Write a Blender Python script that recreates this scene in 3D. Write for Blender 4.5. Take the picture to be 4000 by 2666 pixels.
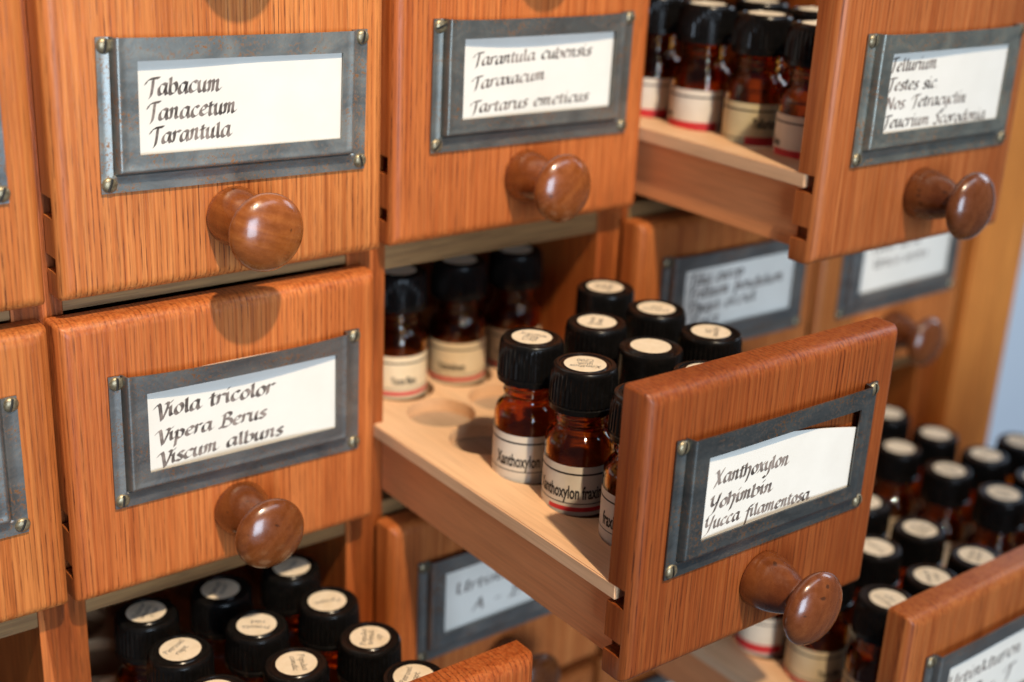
import bpy, bmesh, math, random
from mathutils import Vector, Matrix
random.seed(7)
S = bpy.context.scene
for o in list(bpy.data.objects):
    bpy.data.objects.remove(o)
C = S.collection
M = 0.001                                  # everything is measured in millimetres

# ------------------------------------------------------------------ camera
cd = bpy.data.cameras.new('camera')
cam = bpy.data.objects.new('camera', cd)
C.objects.link(cam)
fwd = Vector((0.57841192, 0.73518949, -0.35346295))
rgt = Vector((0.79559399, -0.60413014, 0.04535388))
dwn = Vector((-0.18019392, -0.30744623, -0.93434842))
mw = Matrix.Identity(4)
for r in range(3):
    mw[r][0] = rgt[r]; mw[r][1] = -dwn[r]; mw[r][2] = -fwd[r]
mw.translation = Vector((-164.39, -336.55, 72.86)) * M
cam.matrix_world = mw
cd.sensor_fit = 'HORIZONTAL'
cd.sensor_width = 36.0
cd.lens = 47.31
cd.clip_start = 0.01
cd.clip_end = 50.0
cd.dof.use_dof = True
cd.dof.focus_distance = 0.370
cd.dof.aperture_fstop = 6.2
cd.dof.aperture_blades = 8
S.camera = cam

# ------------------------------------------------------------------ world, lamps, exposure
w = bpy.data.worlds.new('World')
S.world = w
w.use_nodes = True
bg = w.node_tree.nodes['Background']
bg.inputs[0].default_value = (0.62, 0.72, 0.86, 1)
bg.inputs[1].default_value = 0.10

def aim(o, target):
    d = Vector(target) - o.location
    o.rotation_euler = d.to_track_quat('-Z', 'Y').to_euler()

kd = bpy.data.lights.new('ceiling_spot', 'SPOT')
kd.energy = 200
kd.color = (1.0, 0.79, 0.54)
kd.spot_size = math.radians(26)
kd.spot_blend = 1.0
kd.shadow_soft_size = 0.028
key = bpy.data.objects.new('ceiling_spot', kd)
C.objects.link(key)
key.location = Vector((-180, -1190, 1590)) * M
aim(key, Vector((-40, 0, 30)) * M)

def window(name, loc, target, sx, sy, watts, col):
    wd = bpy.data.lights.new(name, 'AREA')
    wd.shape = 'RECTANGLE'
    wd.size = sx
    wd.size_y = sy
    wd.energy = watts
    wd.color = col
    o = bpy.data.objects.new(name, wd)
    C.objects.link(o)
    o.location = Vector(loc) * M
    aim(o, Vector(target) * M)
window('high_window_light', (520, -1300, 1450), (80, 0, -60), 1.9, 0.45, 11, (0.70, 0.84, 1.0))
window('wall_fill_light', (1900, -250, 700), (1100, 480, -150), 0.6, 0.8, 9, (0.72, 0.85, 1.0))  # added area lamp with no seen source, brightens the wall
window('room_window_light', (-430, -2250, 60), (80, 0, -60), 0.8, 1.2, 43, (0.66, 0.82, 1.0))

S.view_settings.view_transform = 'Standard'
S.view_settings.look = 'None'
S.view_settings.exposure = 0.0
S.view_settings.gamma = 1.0
S.view_settings.use_curve_mapping = False
S.render.engine = 'CYCLES'
S.cycles.max_bounces = 14
S.cycles.transmission_bounces = 14
S.cycles.transparent_max_bounces = 12
S.cycles.caustics_refractive = True
S.cycles.blur_glossy = 0.5

# ------------------------------------------------------------------ materials
def new_mat(name):
    m = bpy.data.materials.new(name)
    m.use_nodes = True
    nt = m.node_tree
    b = nt.nodes['Principled BSDF']
    return m, nt, b

def nd(nt, t, **kw):
    n = nt.nodes.new(t)
    for k, v in kw.items():
        setattr(n, k, v)
    return n

def ramp(nt, src, stops):
    r = nd(nt, 'ShaderNodeValToRGB')
    el = r.color_ramp.elements
    while len(el) < len(stops):
        el.new(0.5)
    for e, (p, c) in zip(el, stops):
        e.position = p
        e.color = tuple(c) + (1,) if len(c) == 3 else c
    nt.links.new(src, r.inputs[0])
    return r.outputs[0]

def mixc(nt, fac, a, b, mode='MIX'):
    n = nd(nt, 'ShaderNodeMix', data_type='RGBA', blend_type=mode)
    for s, v in ((n.inputs[0], fac), (n.inputs[6], a), (n.inputs[7], b)):
        if hasattr(v, 'is_output') or hasattr(v, 'links'):
            nt.links.new(v, s)
        elif isinstance(v, (int, float)):
            s.default_value = v
        else:
            s.default_value = tuple(v) + (1,)
    return n.outputs[2]

def coords(nt, scale, shift=True):
    tc = nd(nt, 'ShaderNodeTexCoord')
    out = tc.outputs['Object']
    if shift:
        oi = nd(nt, 'ShaderNodeObjectInfo')
        cx = nd(nt, 'ShaderNodeCombineXYZ')
        for i, k in enumerate((0.73, 0.37, 0.91)):
            mu = nd(nt, 'ShaderNodeMath', operation='MULTIPLY')
            nt.links.new(oi.outputs['Random'], mu.inputs[0])
            mu.inputs[1].default_value = k
            nt.links.new(mu.outputs[0], cx.inputs[i])
        ad = nd(nt, 'ShaderNodeVectorMath', operation='ADD')
        nt.links.new(out, ad.inputs[0]); nt.links.new(cx.outputs[0], ad.inputs[1])
        out = ad.outputs[0]
    mp = nd(nt, 'ShaderNodeMapping')
    mp.inputs['Scale'].default_value = scale
    nt.links.new(out, mp.inputs[0])
    return mp.outputs[0]

def noise(nt, vec, scale=1.0, detail=3.0, rough=0.55, dist=0.0):
    n = nd(nt, 'ShaderNodeTexNoise')
    n.inputs['Scale'].default_value = scale
    n.inputs['Detail'].default_value = detail
    n.inputs['Roughness'].default_value = rough
    n.inputs['Distortion'].default_value = dist
    nt.links.new(vec, n.inputs['Vector'])
    return n.outputs[0]

def axis_scale(axis, cross, along):
    s = [cross] * 3
    s['XYZ'.index(axis)] = along
    return s

def wood(name, light, mid, dark, pore, axis='Z', pore_amt=0.75, rough=0.36, coat=0.25, stripe=420, bump=0.25, blotch=0.25, fineamt=0.5, px=1050, pl=85, fl=45, sl=13, rows=0, row_amt=0.6, spec=0.5):
    m, nt, b = new_mat(name)
    st = noise(nt, coords(nt, axis_scale(axis, stripe, sl)), 1, 3, 0.6, 0.15)
    base = ramp(nt, st, [(0.30, dark), (0.46, mid), (0.60, light), (0.80, mid)])
    fine = noise(nt, coords(nt, axis_scale(axis, 1500, fl)), 1, 2, 0.6)
    base = mixc(nt, fineamt, base, ramp(nt, fine, [(0.30, (0.42, 0.36, 0.32)), (0.62, (1.12, 1.1, 1.05))]), 'MULTIPLY')
    big = noise(nt, coords(nt, axis_scale(axis, 30, 9)), 1, 2, 0.5)
    base = mixc(nt, blotch, base, ramp(nt, big, [(0.3, (0.62, 0.5, 0.42)), (0.7, (1.25, 1.3, 1.35))]), 'MULTIPLY')
    po = noise(nt, coords(nt, axis_scale(axis, px, pl)), 1, 2, 0.5)
    zone = noise(nt, coords(nt, axis_scale(axis, 330, 9)), 1, 1, 0.5)
    zr = ramp(nt, zone, [(0.34, (0.1,) * 3), (0.56, (1, 1, 1))])
    pr = ramp(nt, po, [(0.54, (0, 0, 0)), (0.66, (1, 1, 1))])
    pm = mixc(nt, 1.0, pr, zr, 'MULTIPLY')
    mu = nd(nt, 'ShaderNodeMath', operation='MULTIPLY')
    nt.links.new(pm, mu.inputs[0]); mu.inputs[1].default_value = pore_amt
    if rows:
        wv = nd(nt, 'ShaderNodeTexWave', wave_type='BANDS', bands_direction='X', wave_profile='SAW')
        wv.inputs['Scale'].default_value = 1.0
        wv.inputs['Distortion'].default_value = 7.0
        wv.inputs['Detail'].default_value = 2.0
        wv.inputs['Detail Scale'].default_value = 0.9
        k = 0.314 / (rows * 0.001)
        nt.links.new(coords(nt, (k, k * 0.3, k * 0.022)), wv.inputs['Vector'])
        ln = ramp(nt, wv.outputs['Fac'], [(0.0, (0.55,) * 3), (0.10, (0, 0, 0)), (0.70, (0, 0, 0)), (0.94, (1, 1, 1))])
        dash = ramp(nt, po, [(0.42, (0.20,) * 3), (0.60, (1, 1, 1))])
        lm = mixc(nt, 1.0, ln, dash, 'MULTIPLY')
        vz = noise(nt, coords(nt, axis_scale(axis, 95, 16)), 1, 3, 0.6)
        lm = mixc(nt, 1.0, lm, ramp(nt, vz, [(0.34, (0.15,) * 3), (0.62, (1.0,) * 3)]), 'MULTIPLY')
        m2 = nd(nt, 'ShaderNodeMath', operation='MULTIPLY')
        nt.links.new(lm, m2.inputs[0]); m2.inputs[1].default_value = row_amt
        col = mixc(nt, m2.outputs[0], base, pore)
    else:
        col = mixc(nt, mu.outputs[0], base, pore)
    oi = nd(nt, 'ShaderNodeObjectInfo')
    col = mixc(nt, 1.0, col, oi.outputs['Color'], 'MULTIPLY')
    nt.links.new(col, b.inputs['Base Color'])
    b.inputs['Roughness'].default_value = rough
    b.inputs['Specular IOR Level'].default_value = spec
    b.inputs['Coat Weight'].default_value = coat
    b.inputs['Coat Roughness'].default_value = 0.22
    if bump:
        bu = nd(nt, 'ShaderNodeBump')
        bu.inputs['Strength'].default_value = bump
        bu.inputs['Distance'].default_value = 0.0003
        bu.invert = True
        sm = mixc(nt, 0.35, pm, fine)
        nt.links.new(sm, bu.inputs['Height'])
        nt.links.new(bu.outputs[0], b.inputs['Normal'])
    return m

OAK = wood('stained_oak', (0.61, 0.212, 0.058), (0.53, 0.160, 0.040), (0.42, 0.112, 0.025), (0.10, 0.023, 0.008), stripe=620, rough=0.42, coat=0.05, blotch=0.46, px=1900, pl=150, fl=55, sl=5, rows=1.55, row_amt=1.0, fineamt=0.4, spec=0.3)
OAKX = wood('stained_oak_post', (0.56, 0.165, 0.036), (0.48, 0.125, 0.026), (0.38, 0.09, 0.018), (0.12, 0.028, 0.008), pore_amt=0.35, rough=0.45, coat=0.1)
SHELF = wood('raw_oak_rail', (0.30, 0.165, 0.06), (0.265, 0.14, 0.05), (0.20, 0.10, 0.033), (0.14, 0.07, 0.025), axis='X', pore_amt=0.5, rough=0.55, coat=0.0)
SIDEOAK = wood('honey_oak_side', (0.80, 0.275, 0.05), (0.74, 0.24, 0.042), (0.65, 0.20, 0.033), (0.4, 0.12, 0.015), pore_amt=0.2, rough=0.5, coat=0.05, stripe=260)
INNER = wood('reddish_interior_wood', (0.38, 0.11, 0.035), (0.32, 0.085, 0.026), (0.24, 0.06, 0.02), (0.1, 0.03, 0.01), axis='Y', pore_amt=0.2, rough=0.5, coat=0.0)
BEECH = wood('pale_beech', (0.84, 0.55, 0.33), (0.82, 0.525, 0.305), (0.77, 0.475, 0.27), (0.55, 0.29, 0.14), axis='Y', pore_amt=0.12, rough=0.55, coat=0.0, stripe=110, bump=0.08, fineamt=0.2)
PANEL = wood('pinkish_beech', (0.86, 0.36, 0.145), (0.83, 0.335, 0.13), (0.77, 0.30, 0.11), (0.45, 0.17, 0.07), axis='Y', pore_amt=0.12, rough=0.5, coat=0.0, stripe=110, bump=0.08, fineamt=0.2)

DUSTY = wood('dusty_tray_floor', (0.50, 0.36, 0.245), (0.47, 0.335, 0.225), (0.42, 0.29, 0.19), (0.3, 0.2, 0.12), axis='Y', pore_amt=0.1, rough=0.8, coat=0.0, stripe=110, bump=0.0, fineamt=0.3)
def knob_mat():
    m, nt, b = new_mat('polished_turned_wood')
    st = noise(nt, coords(nt, (420, 25, 70)), 1, 4, 0.6, 0.3)
    base = ramp(nt, st, [(0.25, (0.125, 0.033, 0.008)), (0.5, (0.175, 0.048, 0.0115)), (0.75, (0.235, 0.072, 0.018))])
    sp = noise(nt, coords(nt, (420, 420, 420)), 1, 3, 0.6)
    base = mixc(nt, 0.3, base, ramp(nt, sp, [(0.3, (0.6, 0.5, 0.45)), (0.65, (1.2, 1.2, 1.2))]), 'MULTIPLY')
    dk = noise(nt, coords(nt, (260, 260, 420)), 1, 1, 0.5)
    base = mixc(nt, ramp(nt, dk, [(0.72, (0, 0, 0)), (0.76, (0.7, 0.7, 0.7))]), base, (0.03, 0.012, 0.006))
    oi = nd(nt, 'ShaderNodeObjectInfo')
    base = mixc(nt, 1.0, base, oi.outputs['Color'], 'MULTIPLY')
    nt.links.new(base, b.inputs['Base Color'])
    rr = ramp(nt, sp, [(0.3, (0.20,) * 3), (0.7, (0.34,) * 3)])
    nt.links.new(rr, b.inputs['Roughness'])
    bu = nd(nt, 'ShaderNodeBump')
    bu.inputs['Strength'].default_value = 0.16
    bu.inputs['Distance'].default_value = 0.0004
    nt.links.new(sp, bu.inputs['Height'])
    nt.links.new(bu.outputs[0], b.inputs['Normal'])
    b.inputs['Coat Weight'].default_value = 0.5
    b.inputs['Coat Roughness'].default_value = 0.13
    return m
KNOB = knob_mat()

def steel():
    m, nt, b = new_mat('tarnished_steel')
    n1 = noise(nt, coords(nt, (60, 60, 110)), 1, 5, 0.65, 0.8)
    base = ramp(nt, n1, [(0.30, (0.18, 0.184, 0.178)), (0.5, (0.23, 0.233, 0.224)), (0.72, (0.295, 0.285, 0.255))])
    n2 = noise(nt, coords(nt, (1300, 1300, 1300)), 1, 3, 0.65)
    zone = noise(nt, coords(nt, (70, 70, 130)), 1, 2, 0.5)
    rm = mixc(nt, 1.0, ramp(nt, n2, [(0.52, (0, 0, 0)), (0.62, (1, 1, 1))]), ramp(nt, zone, [(0.40, (0.15,) * 3), (0.60, (1, 1, 1))]), 'MULTIPLY')
    base = mixc(nt, rm, base, (0.20, 0.085, 0.030))
    oi = nd(nt, 'ShaderNodeObjectInfo')
    base = mixc(nt, 1.0, base, oi.outputs['Color'], 'MULTIPLY')
    nt.links.new(base, b.inputs['Base Color'])
    mt = nd(nt, 'ShaderNodeMath', operation='MULTIPLY_ADD')
    nt.links.new(rm, mt.inputs[0]); mt.inputs[1].default_value = -0.7; mt.inputs[2].default_value = 0.78
    nt.links.new(mt.outputs[0], b.inputs['Metallic'])
    nt.links.new(ramp(nt, n1, [(0.3, (0.36,) * 3), (0.7, (0.50,) * 3)]), b.inputs['Roughness'])
    bu = nd(nt, 'ShaderNodeBump')
    bu.inputs['Strength'].default_value = 0.12
    bu.inputs['Distance'].default_value = 0.0003
    nt.links.new(n2, bu.inputs['Height'])
    nt.links.new(bu.outputs[0], b.inputs['Normal'])
    return m
STEEL = steel()

def simple(name, col, rough=0.5, metal=0.0, **kw):
    m, nt, b = new_mat(name)
    b.inputs['Base Color'].default_value = tuple(col) + (1,)
    b.inputs['Roughness'].default_value = rough
    b.inputs['Metallic'].default_value = metal
    for k, v in kw.items():
        b.inputs[k].default_value = v
    return m

def mottled(name, a, c, scale, rough, metal=0.0, lo=0.35, hi=0.65):
    m, nt, b = new_mat(name)
    n = noise(nt, coords(nt, (scale,) * 3), 1, 4, 0.6)
    nt.links.new(ramp(nt, n, [(lo, a), (hi, c)]), b.inputs['Base Color'])
    b.inputs['Roughness'].default_value = rough
    b.inputs['Metallic'].default_value = metal
    return m

BRASS = mottled('aged_brass', (0.17, 0.135, 0.08), (0.36, 0.30, 0.19), 900, 0.38, 0.6)
SLOT = simple('screw_slot_dark', (0.02, 0.017, 0.013), 0.7)  # near-black colour for the floor and walls of the screw slot
CARD = mottled('white_card', (0.74, 0.695, 0.615), (0.78, 0.735, 0.655), 60, 0.75)
INK = mottled('handwriting_ink', (0.055, 0.042, 0.036), (0.30, 0.24, 0.205), 260, 0.6)
CAPBLACK = mottled('black_cap_plastic', (0.0045, 0.0042, 0.0042), (0.008, 0.0072, 0.007), 500, 0.24)
LABEL = mottled('cream_label_paper', (0.74, 0.59, 0.37), (0.80, 0.66, 0.44), 120, 0.7)
LABELW = mottled('white_label_paper', (0.72, 0.65, 0.54), (0.78, 0.71, 0.60), 120, 0.7)
LABELY = mottled('yellowed_label_paper', (0.60, 0.52, 0.31), (0.68, 0.60, 0.38), 90, 0.7)
PRINT = simple('label_print', (0.022, 0.019, 0.018), 0.6)
RED = simple('red_label_strip', (0.66, 0.030, 0.036), 0.55)
CAPPAPER = mottled('cap_sticker_paper', (0.74, 0.62, 0.45), (0.82, 0.71, 0.55), 300, 0.7)
PENCIL = simple('pen_writing', (0.07, 0.06, 0.065), 0.6)

CAPBLACK.node_tree.nodes['Principled BSDF'].inputs['Specular IOR Level'].default_value = 0.26
def amber():
    m, nt, b = new_mat('amber_glass')
    b.inputs['Base Color'].default_value = (0.60, 0.235, 0.030, 1)
    b.inputs['Roughness'].default_value = 0.03
    b.inputs['IOR'].default_value = 1.5
    b.inputs['Transmission Weight'].default_value = 1.0
    return m
AMBER = amber()
GLOB = mottled('pale_sugar_globules', (0.30, 0.20, 0.11), (0.46, 0.34, 0.2), 700, 0.7)
WALLM = mottled('pale_blue_wall', (0.76, 0.80, 0.86), (0.80, 0.84, 0.89), 4, 0.85)

# ------------------------------------------------------------------ mesh helpers
def link(name, me, mats, parent=None, loc=(0, 0, 0), rot=(0, 0, 0), smooth=None):
    if smooth is not None:
        for p in me.polygons:
            p.use_smooth = True
        if smooth < 3:
            me.set_sharp_from_angle(angle=smooth)
    for m in (mats if isinstance(mats, (list, tuple)) else [mats]):
        if m.name not in [x.name for x in me.materials if x]:
            me.materials.append(m)
    o = bpy.data.objects.new(name, me)
    C.objects.link(o)
    if parent:
        o.parent = parent
    o.location = Vector(loc) * M
    o.rotation_euler = rot
    return o

def inst(name, me, parent, loc=(0, 0, 0), rot=(0, 0, 0), color=None):
    o = bpy.data.objects.new(name, me)
    C.objects.link(o)
    o.parent = parent
    o.location = Vector(loc) * M
    o.rotation_euler = rot
    if color:
        o.color = tuple(color) + (1,)
    return o

def mesh_from(bm, name):
    bmesh.ops.scale(bm, vec=(M, M, M), verts=bm.verts)
    bmesh.ops.recalc_face_normals(bm, faces=bm.faces)
    me = bpy.data.meshes.new(name)
    bm.to_mesh(me)
    bm.free()
    return me

def raw(verts, faces, name, mats=None, idx=None):
    me = bpy.data.meshes.new(name)
    me.from_pydata([(x * M, y * M, z * M) for x, y, z in verts], [], faces)
    for m in (mats or []):
        me.materials.append(m)
    if idx:
        for p, i in zip(me.polygons, idx):
            p.material_index = i
    me.update()
    return me

def add_box(bm, x0, x1, y0, y1, z0, z1):
    r = bmesh.ops.create_cube(bm, size=1)
    for v in r['verts']:
        v.co = Vector(((x0 + x1) / 2 + v.co.x * (x1 - x0), (y0 + y1) / 2 + v.co.y * (y1 - y0), (z0 + z1) / 2 + v.co.z * (z1 - z0)))
    return r['verts']

def box_mesh(name, x0, x1, y0, y1, z0, z1, bev=0.0):
    bm = bmesh.new()
    add_box(bm, x0, x1, y0, y1, z0, z1)
    if bev:
        bmesh.ops.bevel(bm, geom=bm.edges[:], offset=bev, segments=2, affect='EDGES')
    return mesh_from(bm, name)

def lathe(name, prof, seg=64, axis='Z', rib=None, cap=True):
    """prof = list of (radius, height); rib = (z0, z1, depth, count)"""
    V = []; F = []
    n = len(prof)
    for i in range(seg):
        a = 2 * math.pi * i / seg
        for r, z in prof:
            rr = r
            if rib and rib[0] <= z <= rib[1]:
                k = (i * rib[3] / seg) % 1.0
                rr = r - (rib[2] if k < 0.45 else 0)
            x, y = rr * math.cos(a), rr * math.sin(a)
            if axis == 'Z':
                V.append((x, y, z))
            else:
                V.append((x, -z, y))
    for i in range(seg):
        j = (i + 1) % seg
        for k in range(n - 1):
            F.append((i * n + k, j * n + k, j * n + k + 1, i * n + k + 1))
    bm = bmesh.new()
    bv = [bm.verts.new(v) for v in V]
    for f in F:
        bm.faces.new([bv[q] for q in f])
    bmesh.ops.remove_doubles(bm, verts=bm.verts, dist=0.001)
    if cap:
        bmesh.ops.holes_fill(bm, edges=[e for e in bm.edges if e.is_boundary], sides=0)
    return mesh_from(bm, name)

def boolean(me, cutter, name):
    a = bpy.data.objects.new('a', me); b = bpy.data.objects.new('b', cutter)
    C.objects.link(a); C.objects.link(b)
    md = a.modifiers.new('x', 'BOOLEAN')
    md.operation = 'DIFFERENCE'; md.object = b; md.solver = 'EXACT'
    dg = bpy.context.evaluated_depsgraph_get()
    out = bpy.data.meshes.new_from_object(a.evaluated_get(dg))
    out.name = name
    bpy.data.objects.remove(a); bpy.data.objects.remove(b)
    return out

def empty(name, loc, label=None, cat=None, group=None, rz=0.0):
    o = bpy.data.objects.new(name, None)
    C.objects.link(o)
    o.location = Vector(loc) * M
    o.rotation_euler = (0, 0, rz)
    o.empty_display_size = 0.01
    if label:
        o['label'] = label
    if cat:
        o['category'] = cat
    if group:
        o['group'] = group
    return o

# ------------------------------------------------------------------ broad-nib handwriting
G = {
 'a': (0.98, [[(0.72, .92), (.45, 1.02), (.15, .72), (.08, .25), (.25, .0), (.55, .2), (.74, .85)], [(.76, 1.0), (.70, .35), (.82, .0), (1.04, .22)]]),
 'b': (0.92, [[(.0, 1.55), (.14, 1.72), (.16, 1.2), (.12, .15), (.38, .0), (.72, .28), (.74, .8), (.5, 1.0), (.2, .72)]]),
 'c': (0.80, [[(.72, .86), (.5, 1.02), (.18, .75), (.1, .28), (.34, .0), (.74, .26)]]),
 'd': (0.98, [[(.72, .92), (.45, 1.02), (.15, .72), (.08, .25), (.25, .0), (.55, .2), (.74, .85)], [(.66, 1.6), (.8, 1.75), (.72, .35), (.84, .0), (1.04, .22)]]),
 'e': (0.82, [[(.14, .46), (.55, .62), (.64, .88), (.42, 1.02), (.14, .65), (.12, .22), (.38, .0), (.8, .28)]]),
 'f': (0.62, [[(.78, 1.55), (.58, 1.75), (.38, 1.35), (.28, .3), (.12, -.85)], [(.05, .93), (.62, 1.0)]]),
 'g': (0.95, [[(.72, .92), (.45, 1.02), (.15, .72), (.08, .25), (.25, .0), (.55, .2), (.74, .85)], [(.76, 1.0), (.68, -.35), (.38, -.8), (.02, -.6)]]),
 'h': (0.92, [[(.0, 1.55), (.13, 1.72), (.16, .9), (.1, .0)], [(.14, .6), (.42, 1.0), (.7, .85), (.66, .2), (.42, -.72)]]),
 'i': (0.52, [[(.02, .78), (.18, 1.0), (.18, .25), (.32, .0), (.54, .22)], [(.22, 1.38), (.32, 1.56)]]),
 'j': (0.5, [[(.02, .78), (.2, 1.0), (.15, -.4), (-.1, -.75)], [(.22, 1.38), (.32, 1.56)]]),
 'k': (0.85, [[(.0, 1.55), (.13, 1.72), (.16, .9), (.1, .0)], [(.7, 1.0), (.2, .55), (.55, .1), (.82, .12)]]),
 'l': (0.52, [[(.04, 1.55), (.2, 1.75), (.2, .9), (.2, .22), (.34, .0), (.56, .22)]]),
 'm': (1.32, [[(.0, .78), (.15, 1.0), (.18, .5), (.1, .0)], [(.15, .6), (.4, 1.0), (.55, .85), (.5, .0)], [(.52, .6), (.8, 1.0), (.95, .85), (.92, .22), (1.06, .0), (1.32, .26)]]),
 'n': (0.95, [[(.0, .78), (.15, 1.0), (.18, .5), (.1, .0)], [(.15, .6), (.42, 1.0), (.6, .85), (.56, .22), (.7, .0), (.95, .26)]]),
 'o': (0.88, [[(.5, 1.02), (.2, .8), (.1, .35), (.3, .0), (.62, .15), (.76, .6), (.6, .95), (.4, 1.0)]]),
 'p': (0.92, [[(.04, .8), (.2, 1.0), (.18, .2), (.08, -.85)], [(.18, .6), (.46, 1.0), (.76, .72), (.66, .18), (.4, .0), (.16, .14)]]),
 'q': (0.95, [[(.72, .92), (.45, 1.02), (.15, .72), (.08, .25), (.25, .0), (.55, .2), (.74, .85)], [(.76, 1.0), (.7, -.85)]]),
 'r': (0.70, [[(.0, .78), (.15, 1.0), (.16, .5), (.08, .0)], [(.15, .6), (.4, .98), (.72, .92)]]),
 's': (0.66, [[(.62, .9), (.36, 1.02), (.14, .78), (.36, .52), (.52, .26), (.36, .0), (.02, .1)]]),
 't': (0.58, [[(.08, 1.3), (.24, 1.45), (.2, .9), (.18, .22), (.32, .0), (.54, .22)], [(-.02, .93), (.5, 1.0)]]),
 'u': (0.98, [[(.0, .8), (.15, 1.0), (.12, .3), (.28, .0), (.56, .22), (.7, 1.0)], [(.72, 1.0), (.66, .22), (.8, .0), (1.0, .22)]]),
 'v': (0.8, [[(.0, .8), (.16, 1.0), (.34, .0)], [(.34, .0), (.66, .6), (.7, 1.0)]]),
 'w': (1.2, [[(.0, .8), (.16, 1.0), (.34, .0), (.6, .9)], [(.6, .9), (.72, .0), (1.05, .6), (1.1, 1.0)]]),
 'x': (0.80, [[(.0, .84), (.18, 1.0), (.48, .1), (.74, .1)], [(.72, 1.0), (.36, .5), (-.02, -.02)]]),
 'y': (0.85, [[(.0, .84), (.15, 1.0), (.14, .35), (.32, .05), (.58, .3), (.7, 1.0)], [(.72, 1.0), (.6, -.3), (.3, -.8), (.0, -.66)]]),
 'z': (0.75, [[(.05, .9), (.65, .98), (.05, .05), (.7, .05)]]),
 'T': (0.92, [[(-.1, 1.3), (.1, 1.5), (.4, 1.6), (.9, 1.66)], [(-.2, 1.1), (-.02, 1.5), (.3, 1.68), (1.02, 1.72)], [(.48, 1.62), (.42, .7), (.3, -.05), (.12, -.32)]]),
 'V': (1.0, [[(-.2, 1.1), (.08, 1.5), (.24, 1.3), (.36, .5), (.48, -.35)], [(.48, -.35), (.82, .6), (1.0, 1.35), (.78, 1.5)]]),
 'B': (1.08, [[(.3, 1.6), (.24, .6), (.1, -.05), (-.15, .02)], [(.02, 1.4), (.4, 1.75), (.8, 1.65), (.8, 1.2), (.34, .95)], [(.34, .95), (.82, .8), (.95, .35), (.6, -.05), (.05, .0)]]),
 'X': (1.12, [[(.02, 1.4), (.22, 1.62), (.44, .7), (.66, .02), (.98, .22)], [(.98, 1.75), (.5, .8), (.0, -.28)]]),
 'Y': (1.12, [[(.02, 1.35), (.2, 1.62), (.16, .7), (.42, .42), (.78, .9)], [(.98, 1.75), (.76, .6), (.5, -.4), (.08, -.72)]]),
 'N': (1.12, [[(.0, -.1), (.14, 1.4)], [(.02, 1.4), (.2, 1.62), (.78, .05)], [(.78, .05), (.92, 1.7)]]),
 'S': (0.9, [[(.9, 1.5), (.62, 1.72), (.26, 1.4), (.56, .82), (.6, .25), (.3, -.05), (-.06, .2)]]),
 'U': (1.18, [[(.0, 1.4), (.18, 1.65), (.14, .5), (.36, .0), (.76, .3), (.92, 1.65)], [(.94, 1.65), (.86, .22), (1.0, .0), (1.18, .2)]]),
 'A': (1.1, [[(-.1, .0), (.3, .9), (.55, 1.7)], [(.55, 1.7), (.72, .7), (.85, .0), (1.05, .2)], [(.12, .6), (.8, .62)]]),
 'P': (1.0, [[(.3, 1.6), (.24, .6), (.12, -.1)], [(.02, 1.4), (.4, 1.75), (.84, 1.55), (.74, 1.0), (.3, .85)]]),
 'R': (1.05, [[(.3, 1.6), (.24, .6), (.12, -.05)], [(.02, 1.4), (.4, 1.75), (.84, 1.55), (.74, 1.05), (.34, .9), (.7, .1), (1.0, .1)]]),
 'C': (1.0, [[(.9, 1.45), (.65, 1.72), (.2, 1.2), (.12, .4), (.42, .0), (.9, .3)]]),
 'L': (0.9, [[(.2, 1.7), (.16, .1), (.8, .05)]]),
 'Z': (1.0, [[(.05, 1.6), (.85, 1.68), (.05, .05), (.95, .05)]]),
 'M': (1.4, [[(.0, 0), (.15, 1.6)], [(.15, 1.6), (.6, .3)], [(.6, .3), (1.1, 1.65)], [(1.1, 1.65), (1.25, 0)]]),
 '2': (0.8, [[(.05, 1.3), (.35, 1.65), (.65, 1.3), (.05, .05), (.75, .05)]]),
 '0': (0.85, [[(.4, 1.65), (.1, 1.0), (.2, .1), (.5, .05), (.7, .8), (.5, 1.6), (.38, 1.65)]]),
 '9': (0.8, [[(.65, 1.4), (.3, 1.6), (.1, 1.15), (.4, .9), (.65, 1.4), (.6, .0)]]),
 '3': (0.8, [[(.05, 1.5), (.4, 1.68), (.6, 1.3), (.3, .95), (.65, .5), (.4, .0), (.02, .15)]]),
 'D': (1.15, [[(.3, 1.6), (.22, .6), (.1, -.02)], [(.0, 1.45), (.5, 1.75), (.98, 1.2), (.85, .35), (.45, -.02), (.02, .02)]]),
 '6': (0.8, [[(.6, 1.6), (.2, 1.0), (.1, .4), (.35, .0), (.65, .4), (.4, .8), (.12, .5)]]),
 '-': (0.9, [[(.12, .55), (.7, .6)]]),
 '.': (0.4, [[(.1, .0), (.16, .1)]]),
 ' ': (0.75, []),
}

def smooth_path(pts, n=7):
    out = []
    P = [pts[0]] + list(pts) + [pts[-1]]
    for i in range(1, len(P) - 2):
        p0, p1, p2, p3 = P[i - 1], P[i], P[i + 1], P[i + 2]
        for k in range(n):
            t = k / n
            out.append(tuple(0.5 * (2 * p1[c] + (p2[c] - p0[c]) * t + (2 * p0[c] - 5 * p1[c] + 4 * p2[c] - p3[c]) * t * t + (3 * p1[c] - p0[c] - 3 * p2[c] + p3[c]) * t ** 3) for c in (0, 1)))
    out.append(pts[-1])
    return out

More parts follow.
